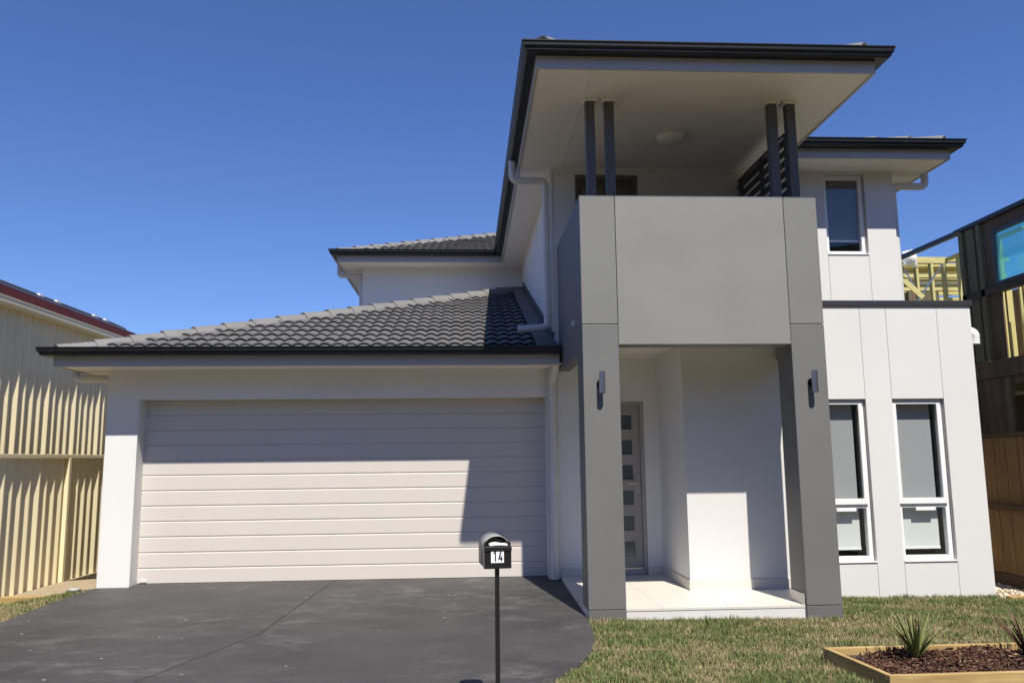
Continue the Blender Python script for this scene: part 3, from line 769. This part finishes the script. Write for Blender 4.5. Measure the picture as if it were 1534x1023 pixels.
# folded newspaper lying in the holder
np_o = MB()
o = thing('newspaper', 'folded white paper lying in the mouth of the letterbox', 'newspaper', (lbx, lby, gz+zm), math.radians(6.5))
b = MB(); k = 14; top = [(-.045+.10*i/k, .010+.007*math.sin(2.6*i/k)+.004*math.sin(6*i/k)) for i in range(k+1)]; bot = [(-.046+.102*i/k, .003+.003*math.sin(3*i/k)) for i in range(k+1)]
ring = [(x,z) for x,z in top]+[(.060,.009)]+[(x,z) for x,z in reversed(bot)]
b.poly_ext([(x,-.012,z) for x,z in ring], (0,.10,0))
build('paper_sheet', b, 'paper', o, local=True)

# ------------------------------------------------------------------ LEFT NEIGHBOUR AND FENCE
def ribbed(x, y0, y1, z0, z1, pitch=.2, depth=.07, sgn=1):
    b = MB(); pts = []; y = y0; k = 0
    while y < y1:
        d = depth*(1.0 if k % 4 else 1.2); pts += [(0,y),(d,y+pitch*.44),(d,y+pitch*.54),(0,y+pitch*.94)]; y += pitch; k += 1
    for o_, yy in pts: b.v += [(x+sgn*o_, yy, z0), (x+sgn*o_, yy, z1)]
    for i in range(len(pts)-1): b.f.append((2*i, 2*i+2, 2*i+3, 2*i+1))
    return b
FX = -5.2
fc = thing('steel_fence', 'cream ribbed steel boundary fence with posts and rails beside the garage', 'fence', (FX, 0, -.1))
for y0, y1, zl in ((-4.0,-1.44,-.12), (-1.36,.89,-.13), (.97,3.5,-.155), (3.56,5.9,-.16)):
    build('fence_panel', ribbed(FX, y0, y1, zl, 1.465, .19, .058), 'creamsteel', fc, fix=False)
b = MB(); b.box(FX-.02, FX+.092, -4.0, 5.9, 1.466, 1.515); build('top_rail', b, 'creamsteel', fc, bevel=.004)
for y in (-1.40, .93, 3.53):
    b = MB(); b.box(FX-.01, FX+.098, y-.035, y+.025, -.4, 1.465); build('post', b, 'creamsteel', fc, bevel=.004)
NX = -6.0
nb = thing('neighbour_building', 'cream ribbed steel building with red tiled roof and solar panels behind the fence', 'building', (NX, 4, -.1))
build('wall', ribbed(NX, -3.0, 12, -.2, 3.40, .2, .068), 'creamsteel', nb, fix=False)
b = MB(); b.box(-13, NX-.03, -3.0, 12, -.2, 3.38); build('building_core', b, 'creamsteel', nb)
b = MB(); b.sweep([(NX+.05,12),(NX+.05,-3.2)], [(.0,3.40),(-.12,3.40),(-.14,3.43),(-.14,3.50),(-.125,3.50),(-.12,3.44),(0,3.44)]); build('gutter', b, 'creamsteel', nb)
b = MB(); b.box(NX+.183, NX+.195, -3.2, 12, 3.497, 3.511); build('gutter_bead', b, 'creamsteel', nb)
b = MB(); b.box(NX-.03, NX+.049, -3.2, 12, 3.401, 3.43); build('soffit', b, 'creamsteel', nb)
tn = math.tan(math.radians(25)); rx0, run = NX+.14, 1.75
b = MB(); nc = 9
for k in range(nc):
    a0, a1 = k*run/nc, (k+1)*run/nc
    n0 = len(b.v)
    for aa, lift in ((a0,.03),(a1,.0)):
        b.v += [(rx0-aa, -3.2, 3.50+aa*tn+lift), (rx0-aa, 12.2, 3.50+aa*tn+lift)]
    b.f.append((n0, n0+1, n0+3, n0+2))
    if k: b.f.append((n0-2, n0-1, n0+1, n0))
b.v += [(rx0-2*run, -3.2, 3.5), (rx0-2*run, 12.2, 3.5)]; n0 = len(b.v); b.f.append((n0-4, n0-3, n0-1, n0-2))
build('roof', b, 'redtile', nb, fix=False)
cs, sn = math.cos(math.radians(25)), math.sin(math.radians(25))
for k in range(9):
    y0 = -1.2+k*1.02; b = MB()
    c0, c1 = run-.22, run+.08
    q = lambda aa, hh, y: (rx0-aa-hh*sn, y, 3.5+aa*tn+hh*cs)
    b.v += [q(c0,.05,y0), q(c0,.05,y0+1), q(c1,.05,y0+1), q(c1,.05,y0), q(c0,.085,y0), q(c0,.085,y0+1), q(c1,.085,y0+1), q(c1,.085,y0)]
    b.f += [(0,3,2,1),(4,5,6,7),(0,1,5,4),(1,2,6,5),(2,3,7,6),(3,0,4,7)]
    sp = build('solar_panel', b, 'dark', nb)
    for yy in (y0+.4+.3*math.sin(k*3),):
        b = MB(); x, _, z = q(c0+.06, .10, yy); b.box(x-.03, x+.03, yy-.07, yy+.07, z-.03, z+.02); build('clamp', b, 'sticker', sp)
# sleeper, drain cover and sandy strip along the left fence
b = MB(); b.box(-5.13, -4.38, -.44, -.36, -.30, -.045)
tag(build('timber_sleeper', b, 'woodyel', bevel=.006), 'short yellow timber sleeper edging at the foot of the cream steel fence', 'sleeper')
b = MB(); b.v += [(-5.19,-.36,-.075),(-4.2,-.36,-.02),(-4.2,6,-.06),(-5.19,6,-.14)]; b.f += [(0,1,2,3)]
sd = build('side_path', b, 'sand'); sd['kind'] = 'structure'
dr = thing('drain_cover', 'small round white drain cover sitting beside the driveway edge', 'drain cover', (-4.40,-.30,-.02))
b = MB(); b.lathe([(.060,-.05),(.060,.006),(.054,.014),(.0005,.016)], (-4.40,-.30,.0), seg=28); build('lid', b, 'fascia', dr, smooth=True)
b = MB(); b.lathe([(.072,-.05),(.072,.000),(.0615,.002),(.0612,-.05)], (-4.40,-.30,.0), seg=28); build('rim', b, 'flash', dr)

# ------------------------------------------------------------------ RIGHT FENCE
RX = 6.6
rf = thing('timber_fence', 'brown timber paling fence between the house and the building site', 'fence', (RX, 2, -.1))
b = MB(); y = -1.62; k = 0
while y < 9:
    wv = .112+.004*math.sin(k*2.3); h = random.uniform(-.006, .006)
    b.box(RX+(.003 if k % 2 else 0), RX+.016+(.003 if k % 2 else 0), y, y+wv-.006, -.045+h, 1.60+h); y += wv; k += 1
build('palings', b, 'fencewood', rf)
b = MB(); b.box(RX+.02, RX+.03, -1.62, 9, -.02, 1.59); build('palings_behind', b, 'fencedark', rf)
b = MB(); b.box(RX-.05, RX-.001, -1.62, 9, .72, .785); build('rail', b, 'fencedark', rf)
b = MB(); b.box(RX-.03, RX+.05, -1.64, 9, 1.61, 1.65); build('capping', b, 'fencedark', rf)
b = MB(); b.box(RX-.03, RX+.03, -1.62, 9, -.35, -.055); build('plinth', b, 'fencedark', rf)
b = MB(); b.box(5.60, 7.2, -1.60, -1.52, -.30, -.06)
tag(build('timber_edging', b, 'woodyel', bevel=.006), 'yellow timber edging holding back gravel at the right side of the house', 'edging')
b = MB(); b.v += [(5.59,-1.52,-.20),(6.9,-1.52,-.20),(6.9,6,-.20),(5.59,6,-.20)]; b.f += [(0,1,2,3)]
sd = build('side_passage', b, 'sand'); sd['kind'] = 'structure'
# gravel stones
def stones(name, n, xr, yr, zf, size, m, tints, flat=.5):
    base = np.array([(1,0,0),(-1,0,0),(0,1,0),(0,-1,0),(0,0,1),(0,0,-1)], float)
    fc_ = np.array([(0,2,4),(2,1,4),(1,3,4),(3,0,4),(2,0,5),(1,2,5),(3,1,5),(0,3,5)])
    x = rng.uniform(*xr, n); y = rng.uniform(*yr, n); sz = rng.uniform(*size, n)
    a = rng.uniform(0, 6.28, n); V = []; T = []
    for i in range(n):
        p = base*sz[i]*rng.uniform(.6, 1.2, (6,1))*np.array([1,.75,flat]); c, s = math.cos(a[i]), math.sin(a[i])
        p = p@np.array([[c,s,0],[-s,c,0],[0,0,1]])+np.array([x[i], y[i], zf(x[i],y[i])+sz[i]*flat*.5]); V.append(p)
        t = tints[rng.integers(len(tints))]*rng.uniform(.8,1.15); T.append(np.tile(t,(6,1)))
    F = np.concatenate([fc_+6*i for i in range(n)])
    return np_mesh(name, np.concatenate(V), F.ravel(), 3, m, np.concatenate(T))
gr = stones('gravel', 3600, (5.6,6.56), (-1.50,2.2), lambda x,y: -.20, (.016,.045), 'stone', [np.array(t) for t in ((.60,.50,.36),(.48,.39,.27),(.66,.58,.45),(.36,.29,.2))])
gr['kind'] = 'stuff'

# ------------------------------------------------------------------ BUILDING SITE ON THE RIGHT
BX = 8.0
bs = thing('unfinished_house', 'timber house frame under construction with blue filmed window beyond the fence', 'building', (BX, 3, -.1))
R_ = lambda name, mb, m, par=bs, **k: build(name, mb, m, par, **k)
# sheeted flank, openings cut for the window, the bay below it and a lower doorway; worked in (Y,Z)
def wall_yz(x0, x1, y0, y1, z0, z1, holes):
    b = MB(); t = MB(); t.wall_xz(y0, y1, z0, z1, x0, x1, holes); b.v = [(y, x, z) for x, y, z in t.v]; b.f = t.f; return b
b = wall_yz(BX, BX+.02, -6, 2.37, 2.80, 4.93, [(-.95,1.57,3.90,4.74),(-.95,1.50,2.80,3.78)]); R_('wall_sheet', b, 'sheet')
b = wall_yz(BX, BX+.02, -6, 6.0, -.3, 2.52, [(.4,1.46,-.3,2.40)]); R_('wall_sheet', b, 'sheet')
b = MB(); b.box(BX-.03, BX+.25, -6, 2.40, 2.53, 2.79); R_('floor_beam', b, 'sheet')
b = MB(); b.box(BX-.06, BX+.08, -6, 2.45, 4.93, 4.99); R_('top_plate', b, 'cap')
b = MB(); b.bar((BX+.01,2.45,4.955),(BX+.01,4.40,4.985), .07, .075); R_('top_plate', b, 'cap')
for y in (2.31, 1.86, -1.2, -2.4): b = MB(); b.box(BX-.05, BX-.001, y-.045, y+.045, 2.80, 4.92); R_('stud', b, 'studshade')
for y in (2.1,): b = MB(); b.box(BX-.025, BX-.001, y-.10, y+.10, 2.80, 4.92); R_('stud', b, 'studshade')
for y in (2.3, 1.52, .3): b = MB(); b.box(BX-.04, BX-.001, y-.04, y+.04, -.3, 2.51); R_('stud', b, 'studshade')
b = MB(); b.box(BX-.05, BX-.001, -6, 2.37, 3.785, 3.895); R_('lintel', b, 'frame_dark')
# window
b = MB(); b.box(BX-.04,BX+.03,1.51,1.569,3.901,4.739); b.box(BX-.04,BX+.03,-.949,-.89,3.901,4.739); b.box(BX-.04,BX+.03,-.89,1.51,3.901,3.95); b.box(BX-.04,BX+.03,-.89,1.51,4.69,4.739); wn = R_('window', b, 'flash', bevel=.004)
b = MB(); b.v += [(BX-.005,1.51,3.95),(BX-.005,-.89,3.95),(BX-.005,-.89,4.69),(BX-.005,1.51,4.69)]; b.f.append((0,1,2,3)); R_('pane', b, 'blueglass', wn, fix=False)
# interior frames catching sun through the open roof
for i, y in enumerate((2.30, 1.80, 1.30, .80, .30, -.30)):
    b = MB(); b.box(9.3, 9.345, y-.05, y+.05, 2.80, 4.9); R_('stud', b, 'stud')
for y in (1.56, 1.18, .74): b = MB(); b.box(BX+.10, BX+.19, y-.022, y+.022, 2.80, 3.84); R_('stud', b, 'stud')
b = MB(); b.box(9.28, 9.36, -.5, 2.4, 3.62, 3.665); b.box(9.28, 9.36, -.5, 2.4, 4.9, 4.945); R_('noggin', b, 'stud_x')
b = MB(); b.bar((9.27,1.7,2.85),(9.27,.3,4.8), .03, .008); b.bar((9.265,.3,2.85),(9.265,1.7,4.8), .03, .008); R_('brace', b, 'steel')
b = MB(); b.box(BX+.25, 15, -6, 9, 2.55, 2.79); R_('floor', b, 'stud_x')
b = MB(); b.tube([(BX+.5,1.32,2.8),(BX+.5,1.32,3.35)], .06, 12); b.tube([(BX+.5,1.36,3.35),(BX+.5,1.28,3.7)], .03, 10); R_('pipe', b, 'tarp')
b = MB(); b.tube([(BX+.45,1.40,3.05),(BX+.45,1.30,3.40)], .03, 10); R_('pipe', b, 'frame')
b = MB(); b.box(10.6, 10.62, -6, 5.2, -.3, 2.5); R_('wall_sheet', b, 'sheet')
b = MB(); b.box(11.2, 11.22, -6, 12, 2.80, 4.7); R_('wall_sheet', b, 'sheet')
for i, y in enumerate((6.6, 6.0, 5.4, 4.8, 4.2, 3.6)):
    b = MB(); b.box(11.1, 11.19, y-.022, y+.022, 2.80, 4.75); R_('stud', b, 'stud')
# rear framed wall seen past the white wing, with stacked joists behind it
FY = 6.0
for x in (9.02, 9.38, 9.70, 9.98): b = MB(); b.box(x-.024, x+.024, FY, FY+.11, 2.80, 5.33); R_('stud', b, 'stud')
for x, yy in ((10.03, 5.6), (10.05, 5.0), (10.07, 4.4)): b = MB(); b.box(x-.05, x+.05, yy-.025, yy+.025, 2.80, 5.38); R_('stud', b, 'stud')
b = MB(); b.box(8.2, 10.05, FY-.005, FY+.115, 5.331, 5.385); b.bar((10.05,FY,5.41),(10.02,3.6,5.41), .11, .05); R_('top_plate', b, 'stud_x')
b = MB(); b.bar((8.7,FY-.01,5.33),(9.45,FY-.01,4.6), .02, .11); R_('brace', b, 'stud_x')
b = MB(); b.bar((9.04,FY-.012,5.30),(9.38,FY-.012,4.65), .004, .03); b.bar((9.93,FY-.014,5.32),(9.30,FY-.014,4.50), .004, .035); R_('brace', b, 'steel')
for k in range(9):
    z = 5.06+k*.092; y = 7.4+.1*math.sin(k*1.7); x0 = 8.4+.5*abs(math.sin(k*2.1))
    b = MB(); b.bar((x0, y, z), (12.2+.2*math.sin(k), y+.04, z+.03*math.sin(k*3)+.02), .12, .075); R_('joist', b, 'stud_x')
for k in range(6):
    z = 5.00+k*.155; b = MB(); b.bar((8.3+.3*(k % 2), 8.3, z), (12.0, 8.35, z+.05*math.sin(k*2.2)), .05, .13); R_('joist', b, 'stud_x')
for x in (8.95, 11.6): b = MB(); b.box(x-.045, x+.045, 7.75, 7.84, 2.80, 5.85); R_('stud', b, 'stud')
b = MB(); b.box(9.9, 10.6, 7.3, 7.6, 2.8, 5.0); R_('stack_support', b, 'frame_dark')
# bundle of plastic wrap on the boards
pw = thing('plastic_wrap', 'crumpled white plastic wrap hanging on the timber frame of the building site', 'plastic wrap', (9.15, 5.85, 5.35))
b = MB(); nu, nv = 14, 10
for j in range(nv+1):
    for i in range(nu+1):
        u, v = i/nu, j/nv
        b.v.append((9.0+.30*u, 5.86-.12*math.sin(math.pi*u)*math.sin(math.pi*v)+random.uniform(-.012,.012), 5.26+.27*v+.06*u*v+random.uniform(-.012,.012)-.07*(u*(1-v))))
for j in range(nv):
    for i in range(nu): a = j*(nu+1)+i; b.f.append((a, a+1, a+nu+2, a+nu+1))
o = build('sheet', b, 'plastic', pw, smooth=True); md = o.modifiers.new('s', 'SOLIDIFY'); md.thickness = .012

# ------------------------------------------------------------------ GARDEN BED
gb = thing('garden_bed', 'low rectangular timber garden bed full of bark mulch on the lawn', 'garden bed', (3.6, -4.15, G(3.6,-4.15)))
bt = lambda x, y: G(x, y)+.098
A_, B_, C_, D_ = (2.65,-3.83), (2.76,-4.535), (5.6,-4.40), (5.6,-3.68)
for (p, q, m) in ((A_, D_, 'woodyel'), (B_, C_, 'woodyel'), (A_, B_, 'woodyel_y'), (C_, D_, 'woodyel_y')):
    p3 = Vector((p[0], p[1], bt(*p)-.075)); q3 = Vector((q[0], q[1], bt(*q)-.075)); d = (q3-p3).normalized()
    if m == 'woodyel': p3 -= d*.018; q3 += d*.018
    else: p3 += d*.02; q3 -= d*.02
    b = MB(); b.bar(p3, q3, .036, .15); build('board', b, m, gb, bevel=.004)
for x in (2.95, 4.05, 4.10):
    b = MB(); b.box(x-.003, x+.003, -3.8505+.0508*(x-2.65), -3.846+.0508*(x-2.65), -.12, G(x,-3.85)+.0985); build('board_joint', b, 'fencedark', gb)
b = MB(); b.v += [(*A_, G(*A_)+.045), (*B_, G(*B_)+.045), (*C_, G(*C_)+.045), (*D_, G(*D_)+.045)]; b.f += [(0,1,2,3)]
build('bed_soil', b, 'dark', gb)
# bark chips
def chips(n):
    V = []; F = []; T = []
    cols = [np.array(c) for c in ((.10,.045,.028),(.065,.03,.02),(.15,.075,.045),(.19,.11,.07),(.045,.022,.016),(.24,.16,.10))]
    pc = [.3,.25,.18,.1,.12,.05]
    for i in range(n):
        x = rng.uniform(2.68, 5.58); y0 = -3.83+.05*(x-2.65)-.02; y1 = -4.535+.048*(x-2.76)+.02
        lim = 2.65+.156*(-3.83-max(y1, -4.5)); y = rng.uniform(y1, y0)
        if x < 2.68+.156*(-3.83-y): continue
        l, w_, t = rng.uniform(.02,.06), rng.uniform(.007,.018), rng.uniform(.003,.007)
        p = np.array([(a*l/2*rng.uniform(.6,1), b_*w_/2*rng.uniform(.6,1), c*t/2) for c in (-1,1) for a,b_ in ((-1,-1),(1,-1),(1,1),(-1,1))])
        e = Matrix.Rotation(rng.uniform(0,6.28),3,'Z')@Matrix.Rotation(rng.normal(0,.35),3,'Y')@Matrix.Rotation(rng.normal(0,.5),3,'X')
        mound = .02*math.sin(x*3.1)*math.sin(y*5.2)+.012*math.sin(x*9+y*7)
        p = p@np.array(e).T + np.array([x, y, G(x,y)+.058+mound+rng.uniform(-.008,.014)])
        k = 8*len(V); V.append(p); F.append(np.array([(0,3,2,1),(4,5,6,7),(0,1,5,4),(1,2,6,5),(2,3,7,6),(3,0,4,7)])+k)
        T.append(np.tile(cols[rng.choice(6, p=pc)]*rng.uniform(.7,1.25), (8,1)))
    return np_mesh('mulch', np.concatenate(V), np.concatenate(F).ravel(), 4, 'mulch', np.concatenate(T))
mu = chips(6500); mu['kind'] = 'stuff'

def sword_plant(name, label, loc, n, length, c0, c1, spread, seed):
    r = np.random.default_rng(seed); V = []; F = []; T = []
    for i in range(n):
        az = r.uniform(0, 6.28); tilt = spread*math.sqrt(r.uniform(.01, 1))
        L_ = length*r.uniform(.72, 1.05)*(1-.12*tilt); wd = r.uniform(.0045, .0075); seg = 7
        d = np.array([math.cos(az), math.sin(az), 0]); sd_ = np.array([-d[1], d[0], 0]); col = c0+(c1-c0)*r.uniform(0,1)
        base = np.array([0,0,.02])+d*.012; k0 = sum(len(v) for v in V); pts = []; pos = base.copy(); ang = tilt
        for s_ in range(seg+1):
            t = s_/seg; w_ = wd*(.65+1.1*t*(1-t)*1.6)*(1-t**3)+.0008
            up_ = np.array([0,0,1])*math.sin(ang)-d*math.cos(ang)
            pts += [pos-sd_*w_+up_*w_*-.4, pos+up_*0, pos+sd_*w_+up_*w_*-.4]
            pos = pos+(d*math.sin(ang)+np.array([0,0,1])*math.cos(ang))*L_/seg; ang += tilt*.10+.012
        V.append(np.array(pts)); tt = np.repeat(np.linspace(.75,1.1,seg+1),3)[:,None]; T.append(col*tt)
        for s_ in range(seg):
            a = k0+s_*3; F += [(a,a+1,a+4,a+3),(a+1,a+2,a+5,a+4)]
    root = thing(name, label, 'plant', loc)
    np_mesh('leaves', np.concatenate(V), np.array(F).ravel(), 4, 'leaf', np.concatenate(T), parent=root)
    b = MB(); b.tube([(0,0,-.05),(0,0,.02),(.002,0,.06)], [.016,.018,.012], 10); build('stem', b, 'stem', root, local=True)
    return root
sword_plant('cordyline', 'green spiky sword leaved plant in the bark of the timber garden bed', (3.205,-4.06,G(3.2,-4.06)+.055), 50, .42, np.array([.11,.15,.035]), np.array([.23,.25,.08]), .66, 3)
sword_plant('cordyline', 'dark red spiky plant at the right end of the bark garden bed', (4.06,-4.02,G(4.06,-4.02)+.055), 34, .40, np.array([.055,.018,.018]), np.array([.11,.05,.035]), .70, 9)

# ------------------------------------------------------------------ GRASS (short laid turf, green with dry seams)
def vnoise(x, y, seed):
    r = np.random.default_rng(seed); tb = r.uniform(0, 1, (64, 64))
    xi = np.floor(x).astype(int); yi = np.floor(y).astype(int); fx = x-xi; fy = y-yi
    fx = fx*fx*(3-2*fx); fy = fy*fy*(3-2*fy); g_ = lambda a, b_: tb[a % 64, b_ % 64]
    return (g_(xi,yi)*(1-fx)+g_(xi+1,yi)*fx)*(1-fy)+(g_(xi,yi+1)*(1-fx)+g_(xi+1,yi+1)*fx)*fy
def turf(regions):
    X = []; Y = []
    for x0, x1, y0, y1, dens in regions:
        n = int((x1-x0)*(y1-y0)*dens); X.append(rng.uniform(x0,x1,n)); Y.append(rng.uniform(y0,y1,n))
    x = np.concatenate(X); y = np.concatenate(Y)
    ry = np.array([p[1] for p in right])[::-1]; rx = np.array([p[0] for p in right])[::-1]
    ly = np.array([p[1] for p in left])[::-1]; lx = np.array([p[0] for p in left])[::-1]
    edge = .03*(vnoise(x*9, y*9, 5)-.35)
    keep = (x > np.interp(y, ry, rx)-edge) | (x < np.interp(y, ly, lx)+edge-.02)
    keep &= ~((x > 1.08) & (x < 3.49) & (y > -2.37)); keep &= ~((x > 3.4) & (x < 5.60) & (y > -1.40)); keep &= ~((x > 5.55) & (y > -1.62))
    keep &= ~((x > 2.64+.156*(-3.83-y)-.02) & (y < -3.80+.05*(x-2.65)+.0) & (y > -4.56+.048*(x-2.76)))
    keep &= ~((x < -4.2) & (y > -.45))
    # seams between turf rolls
    yy = y*math.cos(.12)+x*math.sin(.12)+.10*(vnoise(x*1.7, y*1.7, 8)-.5); ph = (yy/.46) % 1.0
    seam = np.exp(-(np.minimum(ph, 1-ph)/.13)**2)
    dry = np.clip(.46*seam+.80*(vnoise(x*1.3+7, y*1.9, 2)-.42)+.95*(vnoise(x*4.2, y*6.5, 3)-.5)+.60*(vnoise(x*16, y*16, 4)-.5)+.10, 0, 1)
    keep &= rng.uniform(0,1,len(x)) > .35*dry*seam
    x, y, dry = x[keep], y[keep], dry[keep]; n = len(x); z = Gn(x, y)-.014
    h = rng.uniform(.018, .048, n)*(1-.35*dry)*(.55+.5*vnoise(x*3, y*3, 11)+.6*vnoise(x*11, y*11, 12)); az = rng.uniform(0, 6.283, n); lean = np.abs(rng.normal(.55, .4, n)); lean = np.clip(lean, 0, 1.35)
    wd = rng.uniform(.0016, .0032, n); fa = az+rng.normal(1.57, .5, n)
    dx, dy = np.cos(az), np.sin(az); sx, sy = np.cos(fa)*wd, np.sin(fa)*wd
    V = np.empty((n, 5, 3), np.float32)
    V[:,0] = np.stack([x-sx, y-sy, z], 1); V[:,1] = np.stack([x+sx, y+sy, z], 1)
    mh = h*.6; mo = h*.6*np.sin(lean*.6)
    V[:,2] = np.stack([x-sx*.8+dx*mo, y-sy*.8+dy*mo, z+mh*np.cos(lean*.6)], 1)
    V[:,3] = np.stack([x+sx*.8+dx*mo, y+sy*.8+dy*mo, z+mh*np.cos(lean*.6)], 1)
    to = mo+h*.55*np.sin(lean*1.3); V[:,4] = np.stack([x+dx*to, y+dy*to, z+mh*np.cos(lean*.6)+h*.55*np.cos(lean*1.3)], 1)
    green = np.array([.092,.140,.034]); green2 = np.array([.170,.200,.066]); straw = np.array([.40,.33,.18]); straw2 = np.array([.30,.23,.12])
    r1 = rng.uniform(0,1,(n,1)); isd = (rng.uniform(0,1,n) < np.clip(.09+.95*dry, 0, .96))[:,None]
    c = np.where(isd, straw*r1+straw2*(1-r1), green*r1+green2*(1-r1))*rng.uniform(.75,1.2,(n,1))
    T = np.repeat(c, 5, 0)
    b0 = np.arange(n)*5
    F = np.stack([b0,b0+1,b0+3, b0,b0+3,b0+2, b0+2,b0+3,b0+4], 1)
    return np_mesh('grass', V.reshape(-1,3), F.ravel(), 3, 'grass', T)
gs = turf([(.35,6.4,-4.75,-1.38,11000),(.1,6.4,-6.5,-4.75,2500),(-5.25,-4.15,-3.4,-.4,9000)]); gs['kind'] = 'stuff'
